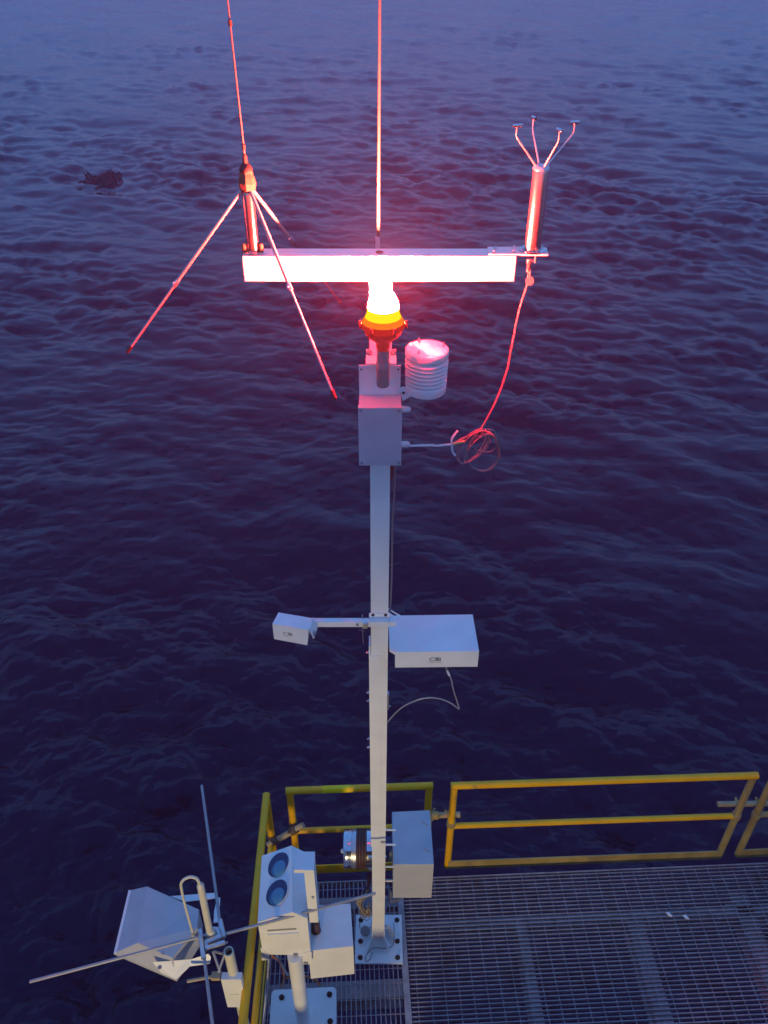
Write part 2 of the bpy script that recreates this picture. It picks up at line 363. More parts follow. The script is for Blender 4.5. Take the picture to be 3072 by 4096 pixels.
for k, (end, colr) in enumerate(((GP((516, 1398), 4.70), .56), (GP((1335, 1581), 4.70), .47), (GP((1360, 1207), 4.70), .40))):
    d = (end - hubp).normalized(); st = hubp + d * .03; mid = st.lerp(end, colr)
    bm = B(); tube(bm, [st, mid], .0062, 10); 
    if k < 2: tube(bm, [mid, end], .0048, 10)
    r_ = obj('radial', bm, 'radial', ant, smooth=True)
    if k == 2: bm = B(); tube(bm, [mid, end], .0016, 6); obj('thin_tip', bm, 'black', r_)
    bm = B(); lathe(bm, [(.0085, -.012), (.0085, .012)], 12, axis(mid, d)); tube(bm, [mid, mid + Vector((-.006, -.018, .008))], .0035, 6); obj('clamp_collar', bm, 'alu', r_)
    bm = B(); lathe(bm, [(.0075, -.018), (.0075, .012), (.004, .018)] if k < 2 else [(.005, -.006), (.005, .006)], 12, axis(end, d)); obj('end_cap', bm, 'black', r_)
# ================================================================ CENTRE WHIP
p0 = VP((1511, 1002), .13); p1 = VP((1519, 0), .13)
wh = thing('whip_antenna', 'single tall thin pole antenna rising behind the middle of the crossarm', 'antenna', (p0.x, .13, 4.75))
top = p0 + (p1 - p0) * 1.5
bm = B(); tube(bm, [(p0.x, .13, 4.75), (p0.x, .13, VP((1513, 945), .13).z)], .0088, 14); obj('shaded_base', bm, 'grey', wh, smooth=True)  # grey length paints the crossarm's shadow on the foot of the whip
q = VP((1513, 945), .13)
bm = B(); tube(bm, [q, q.lerp(top, .5)], .0066, 12, r2=.0048); tube(bm, [q.lerp(top, .5), top], .0046, 12, r2=.003); obj('whip', bm, 'fib', wh, smooth=True)
for z in (4.80, 5.0):
    bm = B(); box(bm, p0.x-.02, p0.x+.02, .0865, .142, z-.008, z+.008); obj('clamp', bm, 'alu', wh, bevel=.002)

# ================================================================ WIND SENSOR
AX, AY, AZ = .5535, .045, 5.065
an = thing('wind_sensor', 'polished steel ultrasonic wind sensor with four thin prongs on the right end of the crossarm', 'wind sensor', (AX, AY, AZ))
bm = B(); lathe(bm, [(.046, AZ), (.046, AZ+.005), (.030, AZ+.006)], 32, T(AX, AY, 0)); obj('foot_flange', bm, 'steel', an, smooth=True)
for a in (20, 110, 200, 290):
    bolt('flange_bolt', (AX+.039*math.cos(R(a)), AY+.039*math.sin(R(a)), AZ+.005), (0, 0, 1), .005, an, 'steel', .006)
bm = B(); lathe(bm, [(.0295, AZ+.005), (.0285, AZ+.02), (.0285, 5.335), (.0265, 5.342)], 40, T(AX, AY, 0)); obj('body_tube', bm, 'brushed', an, smooth=True)
bm = B(); lathe(bm, [(.029, 5.3425), (.029, 5.350), (.024, 5.357)], 32, T(AX, AY, 0)); obj('top_cap', bm, 'alu', an, smooth=True)
for a in (15, 105, 195, 285):
    dv = Vector((math.cos(R(a)), math.sin(R(a)), 0)); c = Vector((AX, AY, 0))
    pts = [c + dv*.018 + Vector((0, 0, 5.352)), c + dv*.055 + Vector((0, 0, 5.396)), c + dv*.098 + Vector((0, 0, 5.446)), c + dv*.104 + Vector((0, 0, 5.456)), c + dv*.104 + Vector((0, 0, 5.487))]
    bm = B(); tube(bm, pts[:3], .0034, 8, r2=.0028); tube(bm, pts[2:], .0022, 8); arm = obj('prong', bm, 'alu', an, smooth=True)
    bm = B(); e = pts[-1]; lathe(bm, [(.0035, -.016), (.0058, -.012), (.0058, .014), (.005, .019)], 14, axis(e, -dv)); obj('transducer', bm, 'steel', arm, smooth=True)
# gland and round tag under the plate
cb = thing('sensor_cable', 'white cable running from the wind sensor down to a coiled loop beside the junction box', 'cable', VP(c2(1355, 235), .02))
g0 = VP(c2(1356, 232), .02); g1 = VP(c2(1350, 285), .02)
bm = B(); lathe(bm, [(.012, 0), (.012, .016), (.009, .02), (.009, .045)], 14, axis(g0 + Vector((0, 0, .004)), (0, 0, -1))); obj('cable_gland', bm, 'alu', cb, smooth=True)
tie = VP(b6(925, 440), -.10)
run = spline([g0, g1, VP(c2(1345, 385), .01), VP(c2(1290, 565), -.02), VP(c2(1240, 810), -.05), VP(c2(1205, 980), -.07), VP(c2(1130, 1180), -.09), tie], 8)
bm = B(); tube(bm, run, .0042, 8)
d2 = [g0 + Vector((.008, 0, 0)), VP(c2(1362, 300), .015), VP(c2(1360, 370), .01)]; tube(bm, d2, .0030, 6)
obj('hanging_run', bm, 'cable', cb, smooth=True)
bm = B(); tc_ = VP(c2(1358, 372), .005); mtx = axis(tc_, (0, -1, .3)); lathe(bm, [(.0155, -.0012), (.0155, .0012)], 22, mtx); obj('round_tag', bm, 'cable', cb)
bm = B()
def loop(cx, cy, rx, ry, rot, a0, a1, dep, wob, n=26):
    out = []
    for i in range(n+1):
        a = R(a0 + (a1-a0)*i/n); ex = rx*math.cos(a)*(1+wob*math.sin(3*a)); ey = ry*math.sin(a)
        out.append(VP(b6(cx + ex*math.cos(rot) - ey*math.sin(rot), cy + ex*math.sin(rot) + ey*math.cos(rot)), dep + .012*math.sin(2*a)))
    return out
for args in ((1015, 875, 365, 425, .1, -100, 262, -.10, .01), (1005, 880, 350, 405, .25, -95, 262, -.09, .03), (800, 730, 480, 250, -.75, -20, 330, -.11, .02),
             (760, 760, 430, 185, -.9, 0, 345, -.12, .05), (870, 790, 400, 130, -.85, -30, 315, -.13, .03), (1020, 640, 300, 230, .3, -170, 120, -.12, .04)):
    tube(bm, loop(*args), .0029, 7)
tube(bm, spline([tie, VP(b6(1100, 385), -.1), VP(b6(1225, 400), -.09), VP(b6(1310, 560), -.09)], 6), .0036, 7)
tube(bm, spline([tie, VP(b6(700, 520), -.1), VP(b6(520, 590), -.11), VP(b6(330, 690), -.12)], 6), .004, 7)
obj('coil', bm, 'cable', cb, smooth=True)
bm = B(); tube(bm, spline([VP(b6(335, 700), -.125), VP(b6(0, 735), -.12), VP(c2(700, 1462), -.11), VP(c2(560, 1465), -.10)], 6), .0045, 8); obj('tail', bm, 'shield', cb, smooth=True)
bm = B(); tube(bm, [VP(b6(345, 705), -.127), VP(b6(600, 632), -.115)], .0062, 8); obj('sleeve', bm, 'ochre', cb, smooth=True)
bm = B(); tube(bm, spline([VP(b6(445, 405), -.13), VP(b6(370, 500), -.13), VP(b6(315, 600), -.13), VP(b6(320, 710), -.13), VP(b6(330, 850), -.125), VP(b6(390, 950), -.12)], 6), .0048, 6); obj('tape_tail', bm, 'shield', cb, smooth=True)
bm = B(); lathe(bm, [(.010, -.005), (.010, .005)], 12, axis(tie, (1, 0, -.3))); obj('cable_tie', bm, 'brown', cb)

# ================================================================ BEACON
BX, BY = .012, -.150
be = thing('beacon_lamp', 'glowing red warning lamp on a flanged housing in front of the mast top', 'beacon lamp', (BX, BY, 4.62))
zf = VP((1530, 1330), BY-.07).z   # flange height
zd = zf + .045
TB = T(BX, BY, 0)
LAMP = emit('lit_red_glass', (1.0, .115, .070), 2500)
GLOW = emit('glowing_red_glass', (1.0, .003, .0035), 1050)
bm = B(); dome = [(.056, zd+.018)] + [(.056*math.cos(R(a)), zd+.018+.067*math.sin(R(a))) for a in (12, 24, 36, 46)]
lathe(bm, dome, 24, TB, cap=False); obj('lit_dome', bm, GLOW, be, smooth=True)
bm = B(); lathe(bm, [(.056*math.cos(R(a)), zd+.018+.067*math.sin(R(a))) for a in (46, 54, 64, 74, 84)], 24, TB); obj('lit_crown', bm, LAMP, be, smooth=True)
bm = B(); lathe(bm, [(.0645, zf+.030), (.0605, zd-.006), (.0585, zd-.001), (.0565, zd+.0175)], 36, TB, cap=False); obj('lens_skirt', bm, emit('amber_glass', (1.0, .60, .01), .11), be, smooth=True)
bm = B(); lathe(bm, [(.076, zf+.0115), (.0715, zf+.020), (.0646, zf+.0299)], 36, TB, cap=False); obj('lens_skirt', bm, emit('orange_glass', (1.0, .22, .02), .070), be, smooth=True)
bm = B(); lathe(bm, [(.070, zf-.014), (.0765, zf-.010), (.0785, zf-.004), (.0785, zf+.006), (.075, zf+.0112)], 40, TB); obj('flange', bm, emit('red_rim_added_glow', (1.0, .05, .045), .034), be, smooth=True)  # flange is no lamp: faint red emission stands in for lamplight on it
for a in (0, 60, 120, 180, 240, 300):
    bm = B(); px, py = BX+.082*math.cos(R(a)), BY+.082*math.sin(R(a)); lathe(bm, [(.0045, zf-.014), (.0055, zf-.010), (.0055, zf+.010), (.0035, zf+.015)], 10, T(px, py, 0)); obj('clip_screw', bm, 'red', be, smooth=True)
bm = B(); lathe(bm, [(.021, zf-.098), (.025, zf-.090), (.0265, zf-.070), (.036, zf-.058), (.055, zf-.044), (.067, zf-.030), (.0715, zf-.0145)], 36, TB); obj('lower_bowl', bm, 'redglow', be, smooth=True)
zs1 = VP((1530, 1450), BY-.02).z; zs0 = VP((1530, 1553), BY-.02).z
bm = B(); lathe(bm, [(.020, zs1+.002), (.0235, zs1+.004), (.0235, zf-.0985)], 12, TB); obj('hex_coupling', bm, 'conduit', be)
bm = B(); lathe(bm, [(.0215, zs0), (.0240, zs0+.004), (.0240, zs1-.040), (.0262, zs1-.037), (.0262, zs1-.016), (.0235, zs1+.0015)], 28, TB); obj('conduit_stub', bm, 'conduit', be, smooth=True)
bm = B(); box(bm, -.052, .062, BY+.0265, -.001, zs1-.032, zs1-.026); obj('bracket_shelf', bm, 'white', be, bevel=.001)
for s in (-1, 1):
    bm = B(); lathe(bm, [(.012, zs1-.0258), (.012, zs1-.016), (.008, zs1-.010)], 14, T(.005+s*.045, -.045, 0)); obj('shelf_nut', bm, 'conduit', be)

# ================================================================ JUNCTION BOX
jb = thing('junction_box', 'grey junction box on a white backing plate below the red lamp on the mast', 'junction box', (0, -.06, 4.24))
zt_ = VP((1520, 1632), -.15).z; zb_ = VP((1520, 1862), -.15).z
bm = B(); box(bm, -.081, .081, -.036, -.030, zb_+.02, VP((1520, 1459), -.03).z); obj('backing_plate', bm, 'white', jb, bevel=.001)
for s in (-1, 1): bolt('plate_screw', (s*.072, -.0362, VP((1520, 1475), -.03).z), (0, -1, 0), .0025, jb, 'black', .003)
bm = B(); box(bm, -.0805, .0835, -.128, -.037, zb_+.002, zt_-.002); obj('case', bm, 'grey', jb, bevel=.005)
bm = B(); box(bm, -.083, .086, -.150, -.1285, zb_, zt_); lid = obj('lid', bm, 'grey', jb, bevel=.004)
for sx in (-1, 1):
    for zz in (zt_-.012, zb_+.012): bolt('lid_screw', (.0015+sx*.074, -.1502, zz), (0, -1, 0), .004, lid, 'conduit', .003)
for yy in (1645, 1785):
    zz = VP((1622, yy), -.10).z; bm = B(); lathe(bm, [(.013, 0), (.013, .012), (.0125, .028), (.008, .036), (.004, .038)], 16, axis((.0837, -.085, zz), (1, 0, 0))); obj('cable_gland', bm, 'shield', jb, smooth=True)
# ================================================================ RADIATION SHIELD
SX, SY = .180, -.040
rs = thing('radiation_shield', 'white louvred round temperature sensor shield bolted right of the junction box', 'sensor shield', (SX, SY, 4.53))
zt2 = VP((1701, 1396), SY).z; RR = .0835
bm = B(); lathe(bm, [(RR*.97, zt2-.030), (RR, zt2-.024), (RR, zt2-.006), (RR*.985, zt2-.001), (RR*.95, zt2+.002), (.04, zt2+.005), (.002, zt2+.006)], 48, T(SX, SY, 0)); obj('cap', bm, 'shield', rs, smooth=True)
zz = zt2 - .030
for i in range(7):
    bm = B(); r1 = RR*(1.0 - .006*i); lathe(bm, [(r1*.70, zz-.002), (r1*.93, zz-.0085), (r1*.985, zz-.0105), (r1, zz-.0155), (r1*.985, zz-.0160), (r1*.93, zz-.0115), (r1*.70, zz-.005)], 48, T(SX, SY, 0), cap=False); obj('louvre', bm, 'shield', rs, smooth=True); zz -= .0165
bm = B(); lathe(bm, [(RR*.55, zz-.03), (RR*.55, zt2-.02)], 32, T(SX, SY, 0)); obj('core', bm, 'conduit', rs)
bm = B(); lathe(bm, [(.05, zz-.030), (RR*.92, zz-.030), (RR*.95, zz-.024), (RR*.955, zz-.004), (RR*.90, zz+.000)], 48, T(SX, SY, 0)); obj('base_ring', bm, 'shield', rs, smooth=True)
for p in (c8(1037, 718), c8(1335, 632), c8(1015, 566)):
    q = GP(p, zt2+.008); q = Vector((SX, SY, zt2+.002)) + (q - Vector((SX, SY, q.z))) * (min(1, .066/max((q - Vector((SX, SY, q.z))).length, .001))); bolt('cap_stud', q, (0, 0, 1), .004, rs, 'alu', .009)
q0 = Vector((SX, SY-.01, zz-.036)); bm = B(); lathe(bm, [(.009, 0), (.009, .018), (.006, .026)], 12, axis(q0, (0, 0, -1))); obj('probe_gland', bm, 'shield', rs, smooth=True)
bm = B(); pl = [VP(c8(825, 1115), -.06), VP(c8(870, 1100), -.06), VP(c8(955, 1165), -.06), VP(c8(955, 1200), -.06), VP(c8(860, 1255), -.06)]
hexa(bm, [p for p in pl], [p + Vector((0, .005, 0)) for p in pl]); obj('bracket', bm, 'shield', rs)
bolt('bracket_bolt', VP(c8(868, 1165), -.061), (0, -1, 0), .004, rs, 'black', .004)
bm = B(); tube(bm, spline([q0 + Vector((0, 0, -.025)), VP(c8(1095, 1305), -.05), VP(c8(1040, 1330), -.05), VP(c8(960, 1290), -.05), VP(c8(900, 1235), -.03), VP(c8(850, 1270), -.04)], 7), .0026, 6)
tube(bm, spline([VP(c8(1020, 1318), -.055), VP(c8(960, 1260), -.05), VP(c8(925, 1215), -.045), VP(c8(860, 1275), -.04)], 6), .0022, 6)
obj('probe_cable', bm, 'cable', rs, smooth=True)
bm = B(); tube(bm, spline([VP(c8(918, 1372), -.09), VP(c8(980, 1395), -.09), VP(c8(1030, 1460), -.09), VP(c8(1040, 1520), -.08), VP(c8(1010, 1560), -.05)], 6), .0018, 6)
tag(obj('thin_cable', bm, 'cable'), 'thin drooping wire from the upper gland on the junction box right side', 'cable')
bm = B(); zz0 = VP(c2(465, 1600), .06).z
tube(bm, spline([(.056, .05, zz0+.12), VP(c2(465, 1600), .05), VP(c2(458, 1820), .05), VP((1570, 2100), .05), VP((1567, 2300), .05), VP((1561, 2431), .05), VP((1552, 2500), .06)], 6), .0042, 8)
tag(obj('mast_cable', bm, 'cable'), 'thin white cable running straight down the right side of the mast', 'cable')
bm = B(); a = VP(c2(441, 1600), .05); tube(bm, spline([a + Vector((0, 0, .06)), a, VP(c2(440, 1650), .05), VP(c2(432, 1690), .05)], 4), .0075, 8)
tag(obj('dark_red_hose', bm, 'brown'), 'short dark red hose behind the junction box bottom right corner', 'hose')

# ================================================================ TWO-HEADED OPTICAL SENSOR
os_ = thing('optical_rain_sensor', 'white two headed optical sensor on a bar crossing the mast, logos on both heads', 'optical sensor', (0, -.03, 3.1))
YA = -.034
zA = VP(c4(600, 205), YA-.0).z
za1 = VP(c4(600, 234), YA).z; za0 = VP(c4(600, 262), YA).z
bm = B(); box(bm, VP(c4(405, 230), YA).x, VP(c4(922, 230), YA).x, YA, -.005, za0, za1+.004); obj('cross_bar', bm, 'white', os_, bevel=.002)
za_ = (za0+za1)/2
bm = B(); box(bm, -.052, .050, -.0048, -.0005, za1-.03, VP(c4(855, 168), -.0).z); br = obj('bracket_plate', bm, 'white', os_, bevel=.001)
for xx in (816, 900): bolt('bracket_bolt', VP(c4(xx, 182), -.005), (0, -1, 0), .0055, os_, 'black', .005)
ub = VP(c4(745, 215), YA-.004); bm = B()
tube(bm, [VP(c4(745, 178), -.0), VP(c4(746, 300), YA-.012), VP(c4(750, 372), YA-.02)], .0022, 6); tube(bm, [VP(c4(722, 284), YA-.01), VP(c4(765, 293), YA-.01)], .0018, 6)
obj('threaded_rod', bm, 'steel', os_)
bm = B(); p = VP(c4(765, 250), YA-.008); box(bm, p.x-.010, p.x+.010, YA-.014, YA-.0005, p.z-.018, p.z+.014); obj('rod_clamp', bm, 'alu', os_, bevel=.003)
bm = B(); p = VP(c4(712, 248), YA-.004); box(bm, p.x-.006, p.x+.006, YA-.006, YA-.0005, p.z-.006, p.z+.006); obj('small_lug', bm, 'conduit', os_)
# left head
zL = VP((1234, 2520), -.11).z; zB = VP((1222, 2581), -.11).z
tl = [GP(b2(425, 198), zL), GP(b2(1330, 350), zL), GP(b2(1225, 662), zL), GP(b2(262, 500), zL)]
bl = [Vector((p.x, p.y, zB)) for p in tl]
bl[1] = Vector((tl[1].x-.03, tl[1].y, zB)); bl[2] = Vector((tl[2].x-.012, tl[2].y, zB))
bm = B(); hexa(bm, tl, bl); lh = obj('left_head', bm, 'white', os_, bevel=.002)
bm = B(); a, b_ = tl[1], tl[2]; d = (b_-a).normalized(); nn = Vector((-d.y, d.x, 0)); nn = nn if nn.x > 0 else -nn
hexa(bm, [a + nn*.0005 + Vector((0,0,.004)), b_ + nn*.0005 + Vector((0,0,.004)), b_ + nn*.02 + Vector((0, 0, -.055)), a + nn*.02 + Vector((0, 0, -.055))],
         [a + nn*.004 + Vector((0,0,.004)), b_ + nn*.004 + Vector((0,0,.004)), b_ + nn*.0235 + Vector((0, 0, -.055)), a + nn*.0235 + Vector((0, 0, -.055))])
obj('left_flange_plate', bm, 'white', os_)
bm = B(); c = a.lerp(b_, .75) + nn*.018 + Vector((0, 0, -.042)); lathe(bm, [(.014, 0), (.014, .006)], 18, axis(c, nn)); obj('lens_opening', bm, 'conduit', os_)
# right head
zR = VP(b3(300, 693), -.06).z; zRb = VP(b3(300, 923), -.06).z
P = lambda x, y: GP(b3(x, y), zR)
tr = [P(195, 95), P(275, 155), P(1440, 140), P(1535, 680), P(300, 693), P(215, 642)]
bm = B(); hexa(bm, tr, [p + Vector((0, 0, -.022)) for p in tr])
obj('right_head_cover', bm, 'white', os_, bevel=.0015)
r2 = [tr[1] + Vector((.004, -.002, 0)), tr[2] + Vector((0, -.002, 0)), tr[3] + Vector((0, 0, 0)), tr[4]]
bm = B(); hexa(bm, [Vector((p.x, p.y, zR-.0225)) for p in r2], [Vector((p.x, p.y, zRb)) for p in r2]); rh = obj('right_head', bm, 'white', os_, bevel=.0015)
bm = B(); box(bm, .047, tr[4].x+.001, -.03, .012, za0, za1); obj('right_neck', bm, 'white', os_, bevel=.002)
def text(body, size, loc, d, parent, name, m='logo', sx=1.0, off=.0006):
    cu = bpy.data.curves.new(name, 'FONT'); cu.body = body; cu.size = size; cu.align_x = 'CENTER'; cu.align_y = 'CENTER'; cu.offset = size*.012
    t = bpy.data.objects.new(name, cu); dg = bpy.context.evaluated_depsgraph_get()
    me = bpy.data.meshes.new_from_object(t.evaluated_get(dg)) if False else None
    COL.objects.link(t); dg.update(); me = bpy.data.meshes.new_from_object(t.evaluated_get(bpy.context.evaluated_depsgraph_get()))
    bpy.data.objects.remove(t); bpy.data.curves.remove(cu)
    me.materials.clear(); me.materials.append(M[m]); o = bpy.data.objects.new(name, me); COL.objects.link(o)
    nrm = Vector(d).normalized(); zax = nrm; xax = Vector((0, 0, 1)).cross(zax).normalized(); yax = zax.cross(xax)
    mt = Matrix((xax, yax, zax)).transposed().to_4x4(); 
    me.transform(Matrix.Translation(Vector(loc) + nrm*off) @ mt @ Matrix.Diagonal((sx, 1, 1, 1)))
    o.parent = parent
    if parent.type == 'EMPTY': o.matrix_parent_inverse = Matrix.Translation(-parent_loc(parent))
    return o
def logo(c, nrm, s, parent):
    nrm = Vector(nrm).normalized(); xax = Vector((0, 0, 1)).cross(nrm).normalized(); up = nrm.cross(xax); c = Vector(c) + nrm*.0004
    bm = B(); n = 30   # oval O
    def pt(a, k): return c + xax*(-.45*s + .62*s*k*math.cos(a)) + up*(.42*s*k*math.sin(a))
    for i in range(n):
        a0, a1 = 2*math.pi*i/n, 2*math.pi*(i+1)/n; th = .80
        v = [bm.verts.new(q) for q in (pt(a0, 1), pt(a1, 1), pt(a1, th), pt(a0, th))]; bm.faces.new(v)
    for x0, x1, y0, y1 in ((.72, .86, -.42, .20),):
        bm.faces.new([bm.verts.new(c + xax*x*s + up*y*s) for x, y in ((x0, y0), (x1, y0), (x1, y1), (x0, y1))])
    bm.faces.new([bm.verts.new(c + xax*x*s + up*y*s) for x, y in ((.60, .28), (.90, .46), (.80, .22))])
    obj('logo_ring', bm, 'logo', parent)
    text('S', s*1.15, c + xax*.36*s, nrm, parent, 'logo_letter', sx=1.1, off=.0003)
    bm = B()   # the line of fine print under it
    x = -1.3
    random.seed(3)
    while x < 1.2:
        wd_ = random.uniform(.05, .1); h = random.uniform(.09, .14)
        bm.faces.new([bm.verts.new(c + xax*a*s + up*b*s) for a, b in ((x, -.80), (x+wd_, -.80), (x+wd_, -.80+h), (x, -.80+h))]); x += wd_ + .05
    obj('fine_print', bm, 'greyprint', parent)
fn = Vector((0, 0, 1)).cross((tl[2]-tl[3]).normalized()); fn = -fn if fn.y > 0 else fn
lc = tl[3].lerp(tl[2], .42); lc.z = VP(b2(670, 770), lc.y).z
logo(lc, fn, .024, os_)
fn2 = Vector((0, 0, 1)).cross((tr[3]-tr[4]).normalized()); fn2 = -fn2 if fn2.y > 0 else fn2
lc2 = tr[4].lerp(tr[3], .485); lc2.z = VP(b3(890, 798), lc2.y).z
logo(lc2 + fn2*.002, fn2, .029, os_)
bm = B(); Yc = -.02
tube(bm, spline([VP(c4(1298, 520), Yc), VP(c4(1308, 550), Yc), VP(c4(1335, 610), Yc), VP(c4(1350, 680), Yc), VP(c4(1372, 750), Yc), VP(c4(1386, 798), Yc), VP(c4(1381, 803), Yc),
     VP(c4(1340, 772), Yc), VP(c4(1290, 748), Yc), VP(c4(1240, 735), Yc), VP(c4(1180, 732), Yc), VP(c4(1100, 750), Yc), VP(c4(1010, 795), 0), VP(c4(950, 850), .02), VP(c4(908, 900), .04)], 6), .0036, 8)
lcb = obj('looped_cable', bm, 'radial', smooth=True)
tag(lcb, 'grey cable looping from under the right optical head back to the mast', 'cable')
bm = B(); tube(bm, [VP(c4(1308, 550), Yc), VP(c4(1322, 582), Yc)], .0062, 8); obj('strain_relief', bm, 'shield', lcb)
bm = B(); tube(bm, [VP(c4(918, 140), .05), VP(c4(960, 168), .09), VP(c4(1000, 190), .14)], .004, 8); tag(obj('support_stay', bm, 'white'), 'short thin white stay between mast and back of the right optical head', 'stay')

# ================================================================ LOWER ENCLOSURE (right of the mast) AND CANISTER (left)
YE = -.03
zE = VP((1574, 3457), YE).z; zE0 = VP((1574, 3591), YE).z
te = [GP((1568, 3248), zE), GP((1719, 3241), zE), GP((1735, 3457), zE), GP((1574, 3457), zE)]
en_m = M['redglow'].node_tree.nodes['Principled BSDF']; en_m.inputs['Emission Color'].default_value = (1, .05, .045, 1); en_m.inputs['Emission Strength'].default_value = .014  # weak red emission added to the beacon's lower bowl, which gets no light
en = thing('electronics_cabinet', 'white painted steel cabinet held on rods right of the mast above the deck', 'cabinet', (.21, .15, zE0))
bm = B(); hexa(bm, te, [Vector((p.x, p.y, zE0)) for p in te]); obj('case', bm, 'cabinet', en, bevel=.003)
for p in (a4(1190, 155), a4(1215, 515)):
    g = GP(p, zE); bm = B(); tube(bm, spline([g + Vector((-.025, .018, .001)), g + Vector((0, 0, .004)), g + Vector((.02, -.012, .001))], 4), .0028, 6); obj('hinge_mark', bm, 'greyprint', en)
for yy in (236, 436, 737, 930):
    z = VP(a4(700, yy), .02).z
    bm = B(); tube(bm, [(mx(1)+HW+.0005, .02, z), (te[3].x+.012, .02, z)], .0065, 10); obj('support_rod', bm, 'shield', en, smooth=True)
cy0, cz0 = .20, VP((1427, 3394), .20).z
ca = thing('steel_canister', 'round steel canister with dark ribbed rubber bands strapped left of the mast', 'canister', (-.14, cy0, cz0))
mxr = Matrix.Translation((0, cy0, cz0)) @ Matrix.Rotation(R(90), 4, 'Y')
x = [VP(a4(u, 480), cy0).x for u in (85, 190, 255, 400, 445)]
RC = .125
bm = B(); lathe(bm, [(RC*.6, x[0]), (RC*.97, x[0]+.002), (RC, x[0]+.01), (RC, x[0]+.03), (RC*.985, x[0]+.032), (RC*.985, x[1]-.01), (RC*1.01, x[1]-.008), (RC*1.01, x[1])], 48, mxr); obj('end_cap', bm, 'steel', ca, smooth=True)
bm = B(); lathe(bm, [(RC*.95, x[1]), (RC*.95, x[1]+.012), (RC, x[1]+.014), (RC, x[2])], 48, mxr); obj('steel_ring', bm, 'alu', ca, smooth=True)
bm = B(); prof = []
for i in range(4):
    a0 = x[2] + (x[3]-x[2])*i/4; w_ = (x[3]-x[2])/4
    prof += [(RC*1.0, a0), (RC*1.05, a0+w_*.3), (RC*1.05, a0+w_*.7), (RC*1.0, a0+w_*.98)]
lathe(bm, prof, 48, mxr); obj('rubber_bands', bm, 'brown', ca, smooth=True)
bm = B(); lathe(bm, [(RC*1.02, x[3]), (RC*1.02, x[4]+.02), (RC*.9, x[4]+.03)], 48, mxr); obj('clamp_ring', bm, 'steel', ca, smooth=True)
bm = B(); lathe(bm, [(RC*.62, x[4]+.03), (RC*.62, te[3].x-.004)], 32, mxr); obj('core_tube', bm, 'well', ca, smooth=True)
bm = B(); lathe(bm, [(.012, -.008), (.012, .008)], 14, T(x[0]-.007, cy0-.03, cz0+.02)); obj('bleed_knob', bm, 'shield', ca)
for s in (-1, 1):
    bm = B(); z = cz0 + s*.07; box(bm, x[4]-.01, mx(1)+HW+.01, .0865, .10, z-.012, z+.012); obj('mount_strap', bm, 'alu', ca, bevel=.002)
# tangle of cable beside the mast foot
tg = thing('cable_bundle', 'tangled tan and grey cables hanging down left of the mast foot', 'cable bundle', (-.11, .1, .02))
bm = B(); tube(bm, spline([VP(a4(425, 850), .13), VP(a4(430, 950), .13), VP(a4(415, 1030), .12)], 4), .014, 8); obj('hose_sleeve', bm, 'brown', tg, smooth=True)
random.seed(5)
for k in range(9):
    jit = lambda: Vector((random.uniform(-.02, .02), random.uniform(-.02, .02), random.uniform(-.02, .02)))
    pts = [VP(a4(415, 1020), .12) + jit()*.3, VP(a4(385 - k*4, 1120), .13) + jit(), VP(a4(340 - k*6, 1220), .12)+jit(), VP(a4(290 + k*9, 1330), .12)+jit(), VP(a4(330+k*14, 1420), .11)+jit(), VP(a4(430, 1400-k*12), .11)+jit(), VP(a4(452, 1260+k*10), .10)+jit()]
    for p in pts: p.z = max(p.z, .03)
    bm = B(); tube(bm, spline(pts, 7), random.uniform(.0028, .0045), 6); obj('strand', bm, ('cable', 'pipe', 'gcable')[k % 3], tg, smooth=True)
bm = B(); c0 = VP(a4(370, 1430), .09); c0.z = .05
lathe(bm, [(.034, -.002), (.036, .02), (.03, .028)], 20, axis(c0, (.1, -.5, 1))); obj('coiled_pad', bm, 'conduit', tg, smooth=True)
bm = B(); tube(bm, spline([GP(a4(300, 1480), .04), GP(a4(300, 1560), .03), GP(a4(380, 1590), .028), GP(a4(450, 1560), .03), GP(a4(470, 1500), .06)], 6), .003, 6); tube(bm, spline([GP(a4(655, 1330), .10), GP(a4(680, 1250), .10), GP(a4(740, 1220), .06), GP(a4(830, 1240), .04)], 6), .003, 6)
obj('loose_end', bm, 'gcable', tg, smooth=True)
bm = B(); tube(bm, spline([GP(a4(765, 1500), .035), GP(a4(770, 1700), .035), GP(a4(740, 1820), .04), GP(a4(640, 1850), .06), GP(a4(500, 1840), .09), GP(a4(430, 1890), .07), GP(a4(380, 1980), .05), GP(a4(400, 2025), .03), GP(a4(450, 1980), .035), GP(a4(475, 1900), .05)], 6), .0032, 6)
ew = tag(obj('earth_wire', bm, 'gcable', smooth=True), 'thin grey earth wire curling across the front of the mast base plate', 'wire')
bm = B(); tube(bm, spline([VP(a4(660, 1180), .2), VP(a4(720, 1200), .2), VP(a4(830, 1180), .15), VP(a4(900, 1170), .12)], 5), .004, 6); tube(bm, spline([VP(a4(660, 1210), .22), VP(a4(760, 1215), .2), VP(a4(860, 1190), .15)], 5), .006, 6); tube(bm, spline([VP(a4(680, 1010), .2), VP(a4(720, 1100), .2), VP(a4(700, 1190), .2)], 5), .012, 6)
tag(obj('cabinet_cables', bm, 'gcable', smooth=True), 'dark cables drooping below the cabinet right of the mast', 'cable')

